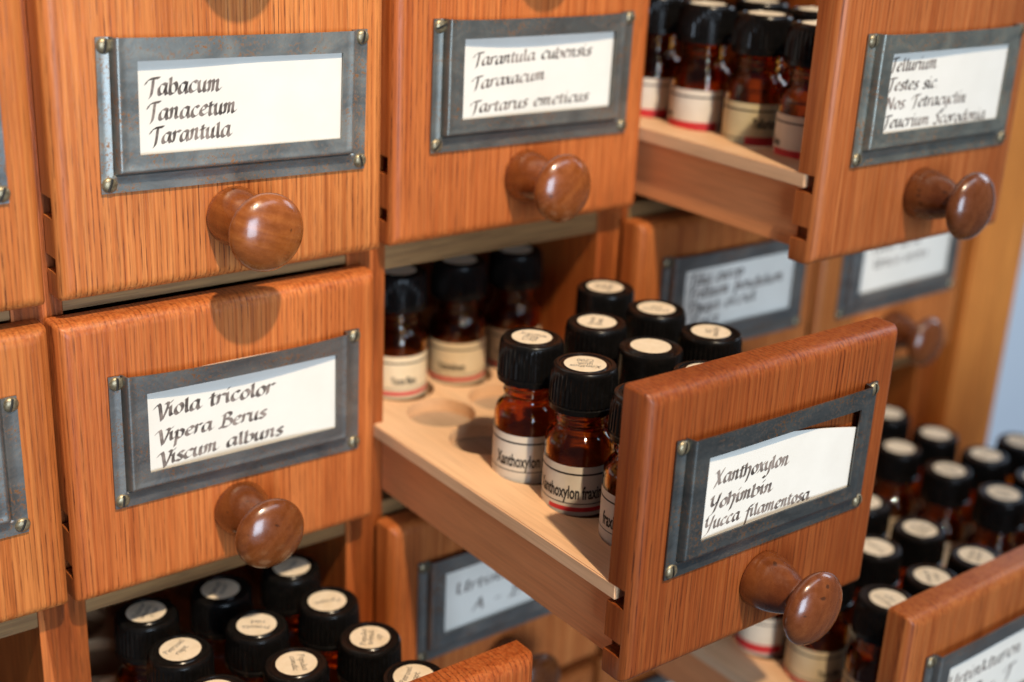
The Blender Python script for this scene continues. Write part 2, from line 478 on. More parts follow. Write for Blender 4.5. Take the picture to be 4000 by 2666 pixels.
def write(text, xh, width=None, nib=0.30, ang=38, slant=0.07, thin=0.05, track=0.0, wob=0.05, rnd=None):
    """returns quads (lists of 2D points) for one line, baseline at y = 0, starting at x = 0"""
    rnd = rnd or random.Random(text)
    quads = []
    x = 0.0
    nx, ny = math.cos(math.radians(ang)) * nib / 2, math.sin(math.radians(ang)) * nib / 2
    tx, ty = -ny / nib * 2 * thin / 2, nx / nib * 2 * thin / 2
    for ch in text:
        adv, strokes = G[ch]
        dy = rnd.uniform(-wob, wob); sx = rnd.uniform(.94, 1.06); sy = rnd.uniform(.96, 1.05)
        for s in strokes:
            hi = 1.0 if min(b for a, b in s) > 1.2 else (0.62 if ch.islower() else 0.88)
            p = [(x + a * sx + rnd.uniform(-.015, .015), (b if b < 1 else 1 + (b - 1) * hi) * sy + dy) for a, b in s]
            p = [(a + b * slant, b) for a, b in smooth_path(p)]
            for q0, q1 in zip(p, p[1:]):
                quads.append([(q0[0] - nx, q0[1] - ny), (q1[0] - nx, q1[1] - ny), (q1[0] + nx, q1[1] + ny), (q0[0] + nx, q0[1] + ny)])
                quads.append([(q0[0] - tx, q0[1] - ty), (q1[0] - tx, q1[1] - ty), (q1[0] + tx, q1[1] + ty), (q0[0] + tx, q0[1] + ty)])
        x += adv * sx + track
    kx = (width / x) if width else xh
    return [[(a * kx, b * xh) for a, b in q] for q in quads]

# ------------------------------------------------------------------ printed lettering (built-in font turned into mesh)
_pc = {}
def printed(text, height, squeeze=0.55, bold=0.028):
    key = (text, height, squeeze)
    if key in _pc:
        return _pc[key]
    cu = bpy.data.curves.new('t', 'FONT')
    cu.body = text
    cu.size = 1.0
    cu.offset = bold
    cu.resolution_u = 3
    o = bpy.data.objects.new('t', cu)
    C.objects.link(o)
    me = bpy.data.meshes.new_from_object(o.evaluated_get(bpy.context.evaluated_depsgraph_get()))
    k = height / 0.70
    v = [(p.co.x * k * squeeze, p.co.y * k) for p in me.vertices]
    f = [tuple(p.vertices) for p in me.polygons]
    bpy.data.objects.remove(o)
    bpy.data.curves.remove(cu)
    bpy.data.meshes.remove(me)
    _pc[key] = (v, f)
    return _pc[key]

# ------------------------------------------------------------------ grid of the cabinet (mm)
PX, PZ = 103.486, 91.425
XC, ZC = -1.48, -6.85              # front-panel centre inside a cell
SW, SH, ST = 99.94, 85.36, 9.4     # front-panel width, height, thickness
PLANE = ST + 1.0                   # plane of the posts' front

# --- drawer front panel: rounded-over front edges, two slots let into each side
def front_panel():
    loops = []
    R = 3.7
    prof = [(0.0, ST), (0.0, R)]
    for k in range(1, 7):
        a = k / 6 * math.pi / 2
        prof.append((R * (1 - math.cos(a)), R * (1 - math.sin(a))))
    def rect(ins, y):
        hx, hz = SW / 2 - ins, SH / 2 - ins
        rc = 1.1
        pts = []
        for cx, cz, a0 in ((hx - rc, hz - rc, 0), (-hx + rc, hz - rc, 90), (-hx + rc, -hz + rc, 180), (hx - rc, -hz + rc, 270)):
            for k in range(4):
                a = math.radians(a0 + k * 30)
                pts.append((cx + rc * math.cos(a), y, cz + rc * math.sin(a)))
        return pts
    V = []; F = []
    for ins, y in prof:
        V += rect(ins, y)
    n = 16
    for l in range(len(prof) - 1):
        for i in range(n):
            j = (i + 1) % n
            F.append((l * n + i, l * n + j, (l + 1) * n + j, (l + 1) * n + i))
    F.append(tuple(range(n)))
    F.append(tuple(range((len(prof) - 1) * n, len(prof) * n))[::-1])
    bm = bmesh.new()
    bv = [bm.verts.new(v) for v in V]
    for f in F:
        bm.faces.new([bv[q] for q in f])
    me = mesh_from(bm, 'front_panel')
    cb = bmesh.new()
    for s in (-1, 1):
        for z0, z1 in ((-26.9, -21.2), (-41.9, -37.6)):
            xa, xb = (-SW / 2 - 3, -SW / 2 + 4.2) if s < 0 else (SW / 2 - 4.2, SW / 2 + 3)
            add_box(cb, xa, xb, 2.9, ST + 3, z0 - ZC, z1 - ZC)
    cut = mesh_from(cb, 'cut')
    out = boolean(me, cut, 'front_panel')
    for p in out.polygons:
        p.use_smooth = True
    out.set_sharp_from_angle(angle=math.radians(35))
    out.materials.clear()
    out.materials.append(OAK)
    return out
FRONT = front_panel()

# --- tray board with bored holes
ROWS = 7
HOLE_R = 11.7
def tray_board():
    L = 17.5 + 25 * (ROWS - 1) + 15
    me = box_mesh('tray_board', -SW / 2, SW / 2, 0, L, -4.6, 0, 0.35)
    cb = bmesh.new()
    for k in range(ROWS):
        for c in (-1, 0, 1):
            bmesh.ops.create_cone(cb, cap_ends=True, segments=40, radius1=HOLE_R, radius2=HOLE_R, depth=20, matrix=Matrix.Translation((c * 25.5, 17.5 + 25 * k, 0)))
    cut = mesh_from(cb, 'cut')
    out = boolean(me, cut, 'tray_board')
    for p in out.polygons:
        p.use_smooth = True
    out.set_sharp_from_angle(angle=math.radians(30))
    out.materials.clear(); out.materials.append(BEECH)
    return out, L
TRAY, TRAY_L = tray_board()
SIDE = box_mesh('tray_side', 0, 4.5, 0, TRAY_L - 1, -24.9, -4.72, 0.15); SIDE.materials.append(PANEL)
BASE = box_mesh('tray_base', -SW / 2 + 8.0, SW / 2 - 8.0, 0, TRAY_L - 0.5, -6.1, -4.7); BASE.materials.append(DUSTY)

# --- label holder (pressed steel plate, window cut out, raised pocket open at the top)
def holder(h=3.0, bow=0.0, lip=0.0, seed=1):
    rnd = random.Random(seed)
    L0, R0, B0 = -36.3, 35.3, -15.4            # outer edge of the raised pocket
    HL, HR, HB, HT = -30.1, 30.7, -10.2, 14.3   # window
    xs = [-40, -39, -38.1, L0 - 1.1, L0 - 0.6, L0 - 0.25, L0, L0 + .2, L0 + .4, L0 + .6, L0 + .8, L0 + 1.1, L0 + 1.5, L0 + 2.1, -33, -31.4, HL - .4, HL]
    xs += [HL + (HR - HL) * t / 12 for t in range(1, 12)] + [HR, HR + .4, 32.0, R0 - 2.2, R0 - 1.5, R0 - 1.1, R0 - .8, R0 - .6, R0 - .4, R0 - .2, R0, R0 + .25, R0 + .6, R0 + 1.1, 37.2, 38.6, 40]
    zs = [-20.3, -18.8, -17.4, B0 - 1.1, B0 - .6, B0 - .25, B0, B0 + .2, B0 + .4, B0 + .6, B0 + .8, B0 + 1.1, B0 + 1.5, B0 + 2.1, -12.4, -11.0, HB - .4, HB]
    zs += [HB + (HT - HB) * t / 8 for t in range(1, 8)] + [HT, HT + .4, 15.8, 17.2, 18.6, 19.6, 20.3]
    def sm(t):
        t = max(0, min(1, t))
        return t * t * (3 - 2 * t)
    V = []; F = []
    ni, nj = len(xs), len(zs)
    for z in zs:
        for x in xs:
            d = min(x - L0, R0 - x, z - B0)
            raised = sm(d / 0.85)
            bead = 0.22 * math.exp(-((d - 1.3) / 0.45) ** 2) + 0.45 * math.exp(-((d + 0.75) / 0.5) ** 2) - 0.25 * math.exp(-((d + 0.1) / 0.25) ** 2)
            top = max(0, (z - 6) / 14)
            y = -0.55 - (h - 0.55) * raised - bead
            y -= bow * raised * top * top * max(0, 1 - (x / 36) ** 2)
            y -= 0.10 * math.sin(x * 0.13 + seed) * math.sin(z * 0.2 + seed * 2) * raised
            zz = z
            if z > 13.5 and raised > 0.5:
                zz = z - lip * sm((z - 13.5) / 6) * max(0, 1 - (x / 36) ** 4)
            V.append((x, y, zz))
    for j in range(nj - 1):
        for i in range(ni - 1):
            cx, cz = (xs[i] + xs[i + 1]) / 2, (zs[j] + zs[j + 1]) / 2
            if HL < cx < HR and HB < cz < HT:
                continue
            F.append((j * ni + i, j * ni + i + 1, (j + 1) * ni + i + 1, (j + 1) * ni + i))
    me = raw(V, F, 'label_holder')
    bm = bmesh.new(); bm.from_mesh(me)
    bmesh.ops.delete(bm, geom=[v for v in bm.verts if not v.link_faces], context='VERTS')
    bm.to_mesh(me); bm.free()
    o = bpy.data.objects.new('h', me); C.objects.link(o)
    md = o.modifiers.new('s', 'SOLIDIFY'); md.thickness = 0.0005; md.offset = 0
    out = bpy.data.meshes.new_from_object(o.evaluated_get(bpy.context.evaluated_depsgraph_get()))
    bpy.data.objects.remove(o)
    out.name = 'label_holder'
    for p in out.polygons:
        p.use_smooth = True
    out.set_sharp_from_angle(angle=math.radians(50))
    out.materials.clear(); out.materials.append(STEEL)
    return out

def screw_mesh():
    prof = [(2.15, 0.0), (2.15, 0.35)]
    for k in range(1, 7):
        a = k / 6 * math.pi / 2
        prof.append((2.05 * math.cos(a) + 0.0001, 0.35 + 0.95 * math.sin(a)))
    me = lathe('screw', prof, 28, axis='Y')
    cut = box_mesh('cut', -0.36, 0.36, -3, -0.78, -3, 3)
    out = boolean(me, cut, 'screw')
    for p in out.polygons:
        p.use_smooth = True
    out.set_sharp_from_angle(angle=math.radians(35))
    out.materials.clear(); out.materials.append(BRASS); out.materials.append(SLOT)
    for p in out.polygons:
        if abs(p.center.x) < 0.00041 and (abs(p.center.y + 0.00078) < 2e-5 or abs(p.normal.x) > 0.95):
            p.material_index = 1
    return out
SCREW = screw_mesh()

KNOBME = lathe('knob', [(0.001, 0.0), (8.3, 0.0), (8.55, 0.5), (8.45, 2.0), (8.1, 4.5), (7.35, 7.5), (6.4, 10.2), (5.5, 12.4), (5.0, 13.9), (4.9, 14.8), (5.3, 15.5), (6.8, 16.2), (8.8, 17.0),
                        (10.2, 17.9), (10.85, 18.8), (11.0, 19.6), (10.8, 20.5), (10.1, 21.5), (8.8, 22.5), (6.9, 23.4), (4.6, 24.0), (2.2, 24.35), (0.001, 24.45)], 64, axis='Y')
KNOBME.materials.append(KNOB)
for p_ in KNOBME.polygons:
    p_.use_smooth = True

# --- the card in a holder, written on
def name_card(lines, gap=(1.2, 1.2, 1.2), box=(-33.4, 33.0, -13.6, 18.0), tilt=0.0, nib=0.30, h=3.0, toprow=None):
    """lines = (text, x0, x1, z0, z1 baseline at both ends, x-height)"""
    def gapf(x):
        t = x / 32.0
        a, b, c = gap
        return b + (c - a) / 2 * t + ((a + c) / 2 - b) * t * t
    def yy(x):
        return -(h - 0.3) + gapf(x)
    V = []; F = []; I = []
    n = 24
    x0, x1, z0, z1 = box
    ct, stt = math.cos(tilt), math.sin(tilt)
    for i in range(n + 1):
        x = x0 + (x1 - x0) * i / n
        t = toprow(x) if toprow else z1
        for z in (z0, t):
            V.append((x * ct - z * stt, yy(x), x * stt + z * ct))
    for i in range(n):
        F.append((2 * i, 2 * i + 2, 2 * i + 3, 2 * i + 1)); I.append(0)
    off = len(V)
    for i in range(n + 1):
        x = x0 + (x1 - x0) * i / n
        t = toprow(x) if toprow else z1
        for z in (z0, t):
            V.append((x * ct - z * stt, yy(x) + 0.25, x * stt + z * ct))
    for i in range(n):
        F.append((off + 2 * i + 1, off + 2 * i + 3, off + 2 * i + 2, off + 2 * i)); I.append(0)
        for k in (0, 1):
            F.append((2 * i + k, 2 * i + 2 + k, off + 2 * i + 2 + k, off + 2 * i + k)); I.append(0)
    for text, xa, xb, za, zb, xh in lines:
        for q in write(text, xh, width=xb - xa, nib=nib):
            b = len(V)
            for u, v in q:
                x = xa + u - 0.6
                z = za + (zb - za) * u / (xb - xa) + v + 0.35
                V.append((x, yy(x) - 0.05, z))
            F.append((b, b + 1, b + 2, b + 3)); I.append(1)
    return raw(V, F, 'name_card', [CARD, INK], I)

# ------------------------------------------------------------------ the cabinet
cab = empty('apothecary_cabinet', (0, 0, 0), 'stained oak apothecary cabinet carcass with posts and rails between rows of small drawers', 'cabinet')
DEPTH = 205
Z_TOP, Z_BOT = 190, -345
def post_mesh():
    """cross-section in XZ with runner grooves on both sides, pushed back in Y"""
    side = [Z_BOT]
    pts = []
    gr = []
    for row in range(-2, 4):
        for a, b in ((-27.6, -20.2), (-42.8, -36.8)):
            gr.append((-row * PZ + a, -row * PZ + b))
    gr.sort()
    right = [(7.0, Z_BOT)]
    for a, b in gr:
        right += [(7.0, a), (2.6, a), (2.6, b), (7.0, b)]
    right += [(7.0, Z_TOP)]
    left = [(-x, z) for x, z in right][::-1]
    prof = right + left
    n = len(prof)
    V = [(x, PLANE, z) for x, z in prof] + [(x, DEPTH, z) for x, z in prof]
    bm = bmesh.new()
    bv = [bm.verts.new(v) for v in V]
    bm.faces.new(bv[:n]); bm.faces.new(bv[n:][::-1])
    for i in range(n):
        j = (i + 1) % n
        bm.faces.new([bv[i], bv[i + n], bv[j + n], bv[j]])
    bmesh.ops.triangulate(bm, faces=[f for f in bm.faces if len(f.verts) > 4])
    me = mesh_from(bm, 'post')
    me.materials.append(OAKX)
    return me
POST = post_mesh()
for k in range(-1, 5):
    o = inst('post', POST, cab, (-54.9 + PX * k, 0, 0), color=(1, 1, 1) if k < 3 else (1.05, 1.05, 0.9))
for row in range(-2, 4):
    for k in range(-1, 4):
        x0 = -54.9 + PX * k + 7.05
        x1 = -54.9 + PX * (k + 1) - 7.05
        me = box_mesh('rail', x0, x1, PLANE + 0.6, DEPTH - 1, -row * PZ - (55.3 if row == 0 and k < 1 else 59.6), -row * PZ - 51.0, 0.25)
        link('rail', me, SHELF, cab)
link('back_panel', box_mesh('back_panel', -165, 366, DEPTH + 0.5, DEPTH + 6, Z_BOT, Z_TOP), INNER, cab)
link('side_panel', box_mesh('side_panel', 366.3, 409, 1.0, DEPTH + 6, Z_BOT, Z_TOP, 1.2), SIDEOAK, cab)

# ------------------------------------------------------------------ drawers
def drawer(label, col, row, pull, card=None, hold=None, plate=(0, 0, 0), tint=(1, 1, 1), ktint=(1, 1, 1), slots=(8, -12, 15, -5), dz=0.0, dx=0.0, ptint=(1, 1, 1), knob=(0, 0), sx=1.0, fx=0.0):
    """front face of the drawer stands at y = -pull"""
    d = empty('drawer', (col * PX + dx, -pull, -row * PZ + dz), label, 'drawer', 'drawers of the apothecary cabinet')
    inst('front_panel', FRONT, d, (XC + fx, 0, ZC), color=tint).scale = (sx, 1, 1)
    inst('tray_board', TRAY, d, (XC, ST + (0.1 - 3.0 if pull > 20 else 8.0), -21.1))
    inst('tray_base', BASE, d, (XC, ST + 0.2, -21.1))
    inst('tray_side', SIDE, d, (XC - SW / 2 + 3.4, ST + 0.2, -21.1))
    inst('tray_side', SIDE, d, (XC + SW / 2 - 7.9, ST + 0.2, -21.1))
    inst('knob', KNOBME, d, (-1.26 + knob[0], -0.02, -31.45 + knob[1]), (0, random.uniform(0, 6), 0), color=ktint)
    if hold:
        pdx, pdz, pr = plate
        h = inst('label_holder', hold, d, (pdx, -0.02, pdz), (0, -math.radians(pr), 0), color=ptint)
        for (x, z), a in zip(((-37.8, 18.1), (38.3, 18.1), (-37.8, -18.0), (38.4, -17.8)), slots):
            inst('screw', SCREW, h, (x, -0.55, z), (0, math.radians(a), 0))
        if card:
            inst('name_card', card, d, (pdx, -0.02, pdz), (0, -math.radians(pr), 0))
    return d

H1 = holder(3.0, 0.2, 0.2, 1)
H2 = holder(3.0, 0.9, 0.9, 2)
H3 = holder(3.0, 0.3, 0.6, 3)

cA = name_card([('Tabacum', -26.3, -5.6, 4.7, 5.1, 2.80), ('Tanacetum', -26.0, -1.2, -2.0, -1.2, 2.72), ('Tarantula', -25.4, -2.8, -8.4, -7.4, 2.72)], gap=(1.6, 1.0, 0.5), nib=0.38)
cB = name_card([('Tarantula cubensis', -24.4, 22.9, 5.2, 6.4, 2.35), ('Taraxacum', -24.6, 4.4, -1.9, -0.4, 2.35), ('Tartarus emeticus', -24.9, 22.9, -9.3, -8.6, 2.35)], gap=(1.0, 2.3, 1.2), nib=0.34)
cE = name_card([('Viola tricolor', -26.4, 11.2, 5.0, 4.7, 2.82), ('Vipera Berus', -26.4, 8.6, -2.6, -2.9, 2.57), ('Viscum albuns', -26.0, 14.0, -9.8, -9.6, 2.57)], gap=(0.8, 2.5, 0.6), nib=0.38)
cX = name_card([('Xanthoxylon', -25.2, 4.6, 4.3, 2.8, 2.55), ('Yohimbin', -26.2, -0.9, -2.9, -4.0, 2.46), ('Yucca filamentosa', -27.4, 15.6, -8.6, -11.0, 2.29)],
               gap=(0.5, 1.5, 0.6), nib=0.40, toprow=lambda x: 16.5 - 0.055 * (x + 32) - 0.0019 * (x + 32) ** 2 * (0.6 if x < 5 else 0.63))
cD = name_card([('Tellurium', -27.4, -5.0, 8.0, 8.0, 2.49), ('Testes sic.', -27.4, -2.6, 2.2, 1.8, 2.41), ('Nos. Tetracyclin', -27.2, 13.0, -3.6, -3.9, 2.41), ('Teucrium Scorodonia', -27.0, 25.0, -9.4, -10.4, 2.41)], gap=(1.6, 1.0, 0.5), nib=0.34)
cT = name_card([('Tilia europ', -25.5, 3.0, 7.2, 7.2, 2.8), ('Trillium pendulum', -25.8, 26.0, 1.6, 1.8, 2.8), ('Thuja occid', -25.8, 11.0, -4.2, -3.9, 2.8), ('Tinct', -24.0, -8.0, -10.0, -9.8, 2.6)], gap=(1.0, 1.2, 0.8), nib=0.4)
cK = name_card([('Uva ursi', -22, 10.0, 6.0, 6.0, 2.6), ('Urtica urens', -20.0, 16.0, -1.0, -0.6, 2.6)], gap=(1.0, 1.0, 1.0), nib=0.3)
cC = name_card([('Urtinkturen', -24.0, 20.0, 3.0, 3.5, 2.6), ('A - B', -16.0, 6.0, -6.2, -5.6, 2.8)], gap=(1.0, 1.2, 1.0), nib=0.30)
cF = name_card([('Urtinkturen', -27.0, 14.0, 3.2, 3.6, 3.1), ('P - T', -12.0, 12.0, -6.4, -5.9, 3.4)], gap=(0.8, 1.0, 0.6), nib=0.3)
cBlank = name_card([], gap=(1.0, 1.3, 0.8))

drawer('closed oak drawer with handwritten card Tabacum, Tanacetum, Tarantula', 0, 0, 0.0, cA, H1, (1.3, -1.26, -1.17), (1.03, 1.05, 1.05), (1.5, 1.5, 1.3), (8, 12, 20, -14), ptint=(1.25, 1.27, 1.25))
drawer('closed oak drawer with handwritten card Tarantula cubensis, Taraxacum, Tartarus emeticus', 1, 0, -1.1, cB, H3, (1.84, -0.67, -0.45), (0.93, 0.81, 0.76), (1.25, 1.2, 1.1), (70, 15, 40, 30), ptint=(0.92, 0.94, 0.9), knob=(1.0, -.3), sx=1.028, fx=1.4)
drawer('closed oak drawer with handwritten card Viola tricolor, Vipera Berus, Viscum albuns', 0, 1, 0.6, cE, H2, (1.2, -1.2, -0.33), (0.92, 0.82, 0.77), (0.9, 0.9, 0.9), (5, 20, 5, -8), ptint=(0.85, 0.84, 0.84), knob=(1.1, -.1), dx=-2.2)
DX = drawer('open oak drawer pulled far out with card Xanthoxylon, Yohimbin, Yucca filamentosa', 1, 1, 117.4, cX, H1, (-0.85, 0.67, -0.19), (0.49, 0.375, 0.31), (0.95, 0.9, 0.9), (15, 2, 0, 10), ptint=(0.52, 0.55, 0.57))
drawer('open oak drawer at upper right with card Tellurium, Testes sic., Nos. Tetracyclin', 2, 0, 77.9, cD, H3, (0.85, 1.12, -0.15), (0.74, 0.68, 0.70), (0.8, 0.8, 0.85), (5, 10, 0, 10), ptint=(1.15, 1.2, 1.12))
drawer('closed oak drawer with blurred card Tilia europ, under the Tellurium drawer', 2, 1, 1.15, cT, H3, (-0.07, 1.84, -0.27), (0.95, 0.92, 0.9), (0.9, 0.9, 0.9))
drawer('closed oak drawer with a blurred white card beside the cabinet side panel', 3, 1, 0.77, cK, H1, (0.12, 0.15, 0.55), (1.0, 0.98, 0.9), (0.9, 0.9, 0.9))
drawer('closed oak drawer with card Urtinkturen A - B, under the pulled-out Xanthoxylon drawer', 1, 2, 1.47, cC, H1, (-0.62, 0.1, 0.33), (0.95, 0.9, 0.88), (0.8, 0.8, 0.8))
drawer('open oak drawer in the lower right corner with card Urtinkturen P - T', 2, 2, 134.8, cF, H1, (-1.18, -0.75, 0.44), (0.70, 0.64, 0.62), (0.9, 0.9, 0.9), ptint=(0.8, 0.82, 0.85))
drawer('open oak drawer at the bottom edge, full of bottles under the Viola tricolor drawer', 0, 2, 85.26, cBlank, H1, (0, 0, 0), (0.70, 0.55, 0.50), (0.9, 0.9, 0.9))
drawer('closed oak drawer cut by the left edge, left of the Tabacum drawer', -1, 0, 0.4, cBlank, H1, (0.3, 0.2, 0.2), (1.05, 1.05, 1.0), (1, 1, 1), (20, 40, 10, 25), ptint=(1.0, 1.05, 1.1))
drawer('closed oak drawer cut by the left edge, left of the Viola tricolor drawer', -1, 1, -0.6, cBlank, H3, (-1.9, -1.4, 0.2), (1.0, 1.0, 0.95), (1, 1, 1), (20, 15, 10, 25))
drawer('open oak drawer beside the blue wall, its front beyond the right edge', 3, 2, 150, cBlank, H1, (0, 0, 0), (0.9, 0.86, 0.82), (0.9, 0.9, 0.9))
for c_, nm in ((1, 'under the card Urtinkturen A - B drawer'), (2, 'under the lower right Urtinkturen drawer')):
    drawer('closed oak drawer in the bottom row, %s' % nm, c_, 3, 0.0, cBlank, H1, (0, 0, 0), (0.9, 0.85, 0.8), (0.9, 0.9, 0.9))
for c_, nm in ((-1, 'above the left edge drawer'), (0, 'above the Tabacum drawer'), (1, 'above the Tarantula cubensis drawer')):
    drawer('closed oak drawer in the top row, its knob hanging %s' % nm, c_, -1, 0.0, cBlank, H1, (0, 0, 0), (1, 0.95, 0.9), (1, 1, 1))

# ------------------------------------------------------------------ bottles
BODY_PTS = [(0.001, 0.0), (9.0, 0.0), (9.9, 0.4), (10.35, 1.4), (10.4, 2.6), (10.4, 23.4), (10.28, 24.6), (9.8, 25.9), (8.95, 27.0), (8.1, 27.8), (7.65, 28.5), (7.5, 29.4), (7.5, 30.2), (7.95, 30.6), (7.95, 31.2), (7.5, 31.6), (7.5, 32.4), (8.05, 32.8), (8.05, 33.5), (7.5, 34.0), (7.2, 35.2), (7.2, 44.0),
            (5.9, 44.0), (5.9, 33.0), (6.2, 29.4), (6.5, 28.4), (7.5, 27.2), (8.5, 25.9), (9.0, 24.6), (9.15, 23.4), (9.15, 3.4), (8.8, 2.4), (7.8, 2.0), (0.001, 1.8)]
BODY = lathe('glass_body', BODY_PTS, 72)
BODY.materials.append(AMBER)
for p_ in BODY.polygons:
    p_.use_smooth = True
CAPME = lathe('cap', [(8.2, 1.2), (9.3, 0.0), (10.05, 0.15), (10.15, 1.7), (9.75, 1.95), (9.75, 2.3), (10.1, 2.5), (9.95, 6.5), (9.75, 10.6), (9.6, 11.6), (9.45, 12.2), (9.0, 12.8), (8.3, 13.05), (7.7, 13.0), (7.5, 12.65), (6.9, 12.6), (6.65, 12.85), (0.001, 12.9)],
              156, rib=(2.4, 11.0, 0.32, 39))
CAPME.materials.append(CAPBLACK)
for p_ in CAPME.polygons:
    p_.use_smooth = True
CAPME.set_sharp_from_angle(angle=math.radians(32))
CAPS = lathe('cap', [(8.2, 1.2), (9.3, 0.0), (10.05, 0.15), (10.15, 1.7), (9.95, 2.2), (9.9, 6.5), (9.8, 11.0), (9.75, 11.9), (9.5, 12.5), (9.1, 12.75), (8.3, 12.4), (7.6, 12.3), (7.3, 12.55), (6.65, 12.85), (0.001, 12.9)], 96)
CAPS.materials.append(CAPBLACK)
for p_ in CAPS.polygons:
    p_.use_smooth = True
CAPS.set_sharp_from_angle(angle=math.radians(32))
FILL = lathe('globules', [(0.001, 2.1), (7.6, 2.15), (8.7, 2.7), (9.05, 3.6), (9.05, 15.5), (8.4, 16.1), (5, 16.9), (0.001, 16.4)], 40)
FILL.materials.append(GLOB)
for p_ in FILL.polygons:
    p_.use_smooth = True

def sticker(lines, ang=0.0, r=6.15):
    """round paper on a cap: lines = (text, y baseline, width)"""
    V = [(0, 0, 12.97)]; F = []; I = []
    n = 40
    for k in range(n):
        a = 2 * math.pi * k / n
        V.append((r * math.cos(a), r * math.sin(a), 12.97))
    for k in range(n):
        F.append((0, 1 + k, 1 + (k + 1) % n)); I.append(0)
    ca, sa = math.cos(ang), math.sin(ang)
    for t, y, wd_ in lines:
        for q in write(t, wd_[1] if isinstance(wd_, tuple) else 1.05, width=wd_[0] if isinstance(wd_, tuple) else wd_, nib=0.2, thin=0.16, wob=0.1):
            b = len(V)
            w_ = wd_[0] if isinstance(wd_, tuple) else wd_
            for u, v in q:
                x, yy = u - w_ / 2, y + v
                V.append((x * ca - yy * sa, x * sa + yy * ca, 13.0))
            F.append((b, b + 1, b + 2, b + 3)); I.append(1)
    return raw(V, F, 'cap_label', [CAPPAPER, PENCIL], I)

def wrap_label(paper, text, phi0, phi1, textphi, z0=3.6, z1=19.3, strip=None, hgt=4.0, rules=True, zt=9.1, sq=0.49, extra=None, r=10.46, sh=2.7):
    """paper label round the glass; angles in radians, growing to the reader's right"""
    V = []; F = []; I = []
    def patch(a0, a1, za, zb, rr, mi, n=None):
        n = n or max(2, int(abs(a1 - a0) / 0.08))
        b = len(V)
        for k in range(n + 1):
            a = a0 + (a1 - a0) * k / n
            V.extend([(rr * math.cos(a), rr * math.sin(a), za), (rr * math.cos(a), rr * math.sin(a), zb)])
        for k in range(n):
            F.append((b + 2 * k, b + 2 * k + 2, b + 2 * k + 3, b + 2 * k + 1)); I.append(mi)
    patch(phi0, phi1, z0, z1, r, 0)
    m = 0.01
    if rules:
        patch(phi0 + m, phi1 - m, z1 - 2.7, z1 - 2.15, r + 0.05, 1)
        patch(phi0 + m, phi1 - m, z0 + 3.7, z0 + 3.98, r + 0.05, 1)
    if strip:
        patch(phi0 + strip[0], phi0 + strip[1], z0 + 1.3, z0 + sh, r + 0.05, 2)
    jobs = [(text, zt, hgt, textphi, sq)] + list(extra or [])
    for tx, zz, hh, ph, sqq in jobs:
        if not tx:
            continue
        v, f = printed(tx, hh, sqq)
        b = len(V)
        for u, q in v:
            a = ph + u / r
            V.append(((r + 0.07) * math.cos(a), (r + 0.07) * math.sin(a), zz + q))
        for q in f:
            F.append(tuple(b + i for i in q)); I.append(1)
    me = raw(V, F, 'paper_label', [paper, PRINT, RED], I)
    for p in me.polygons:
        if p.material_index == 0:
            p.use_smooth = True
    return me

VIEW = math.atan2(-270, -234)         # direction towards the reader
L_XA = wrap_label(LABELW, 'Xanthoxylon fraxineum', VIEW - 1.75, VIEW + 1.75, VIEW - 0.92)
L_XB = wrap_label(LABELW, 'Xanthoxylon fraxineum', VIEW - 1.75, VIEW + 1.75, VIEW - 1.32, strip=(0.9, 2.6))
L_XC = wrap_label(LABELW, 'fraxineum', VIEW - 1.75, VIEW + 1.9, VIEW - 1.15)
L_Y1 = wrap_label(LABEL, 'Yohimbinum', VIEW - 1.7, VIEW + 1.7, VIEW - 0.55, strip=(0.0, 3.4), hgt=2.8)
L_Y2 = wrap_label(LABEL, 'Yucca filam.', VIEW - 1.7, VIEW + 1.7, VIEW - 0.05, strip=(0.0, 3.4), hgt=2.8)
L_T1 = wrap_label(LABELY, 'Tellurium', VIEW - 1.6, VIEW + 1.6, VIEW - 0.15, strip=(1.25, 3.1), hgt=3.2, zt=11.2, sh=4.6)
L_T2 = wrap_label(LABELW, 'Testes', VIEW - 1.6, VIEW + 0.75, VIEW - 1.5, strip=(0.2, 2.2), hgt=2.4, sh=4.6)
L_PL = wrap_label(LABEL, 'Tinct.', VIEW - 1.6, VIEW + 1.6, VIEW - 0.6, strip=(1.0, 2.2), hgt=2.6)

STK = [
 sticker([('Petrosel', 1.6, 8.5), ('rapt.', -1.2, 5.5)], 0.5),
 sticker([('Primula', 0.8, 8.5), ('rad.', -2.0, 5.0)], 2.6),
 sticker([('Populus', 1.2, 8.5), ('candic', -1.4, 7.5)], -1.9),
 sticker([('Populus', 1.2, 9.0), ('tremul.', -1.0, 8.0), ('cp', -3.4, 3.0)], 1.0),
 sticker([('Pyrogen', -0.4, 8.5)], 2.9),
 sticker([('Phellandr', 1.6, 8.5), ('aquatic.', -0.6, 8.0), ('e rad', -3.2, 5.0)], 0.8),
 sticker([('Plantago', 1.0, 8.5), ('maior', -1.6, 6.0)], 2.2),
]
S_X2 = sticker([('Xanthox', 1.2, 9.0), ('ylon', -0.8, 4.5), ('C200', -3.4, 5.0)], math.pi / 2 + VIEW + math.pi)
S_X1 = sticker([('Xanthox', 1.2, 8.5), ('frax', -0.8, 5.0), ('C30', -3.2, 4.5)], 2.0)
S_Y = sticker([('Yohimb', 1.0, 8.5), ('D6', -1.6, 3.5)], 0.4)
S_YF = sticker([('Yucca', 1.0, 7.0), ('filam.', -1.6, 7.0)], -0.5)
S_P = sticker([], 0)

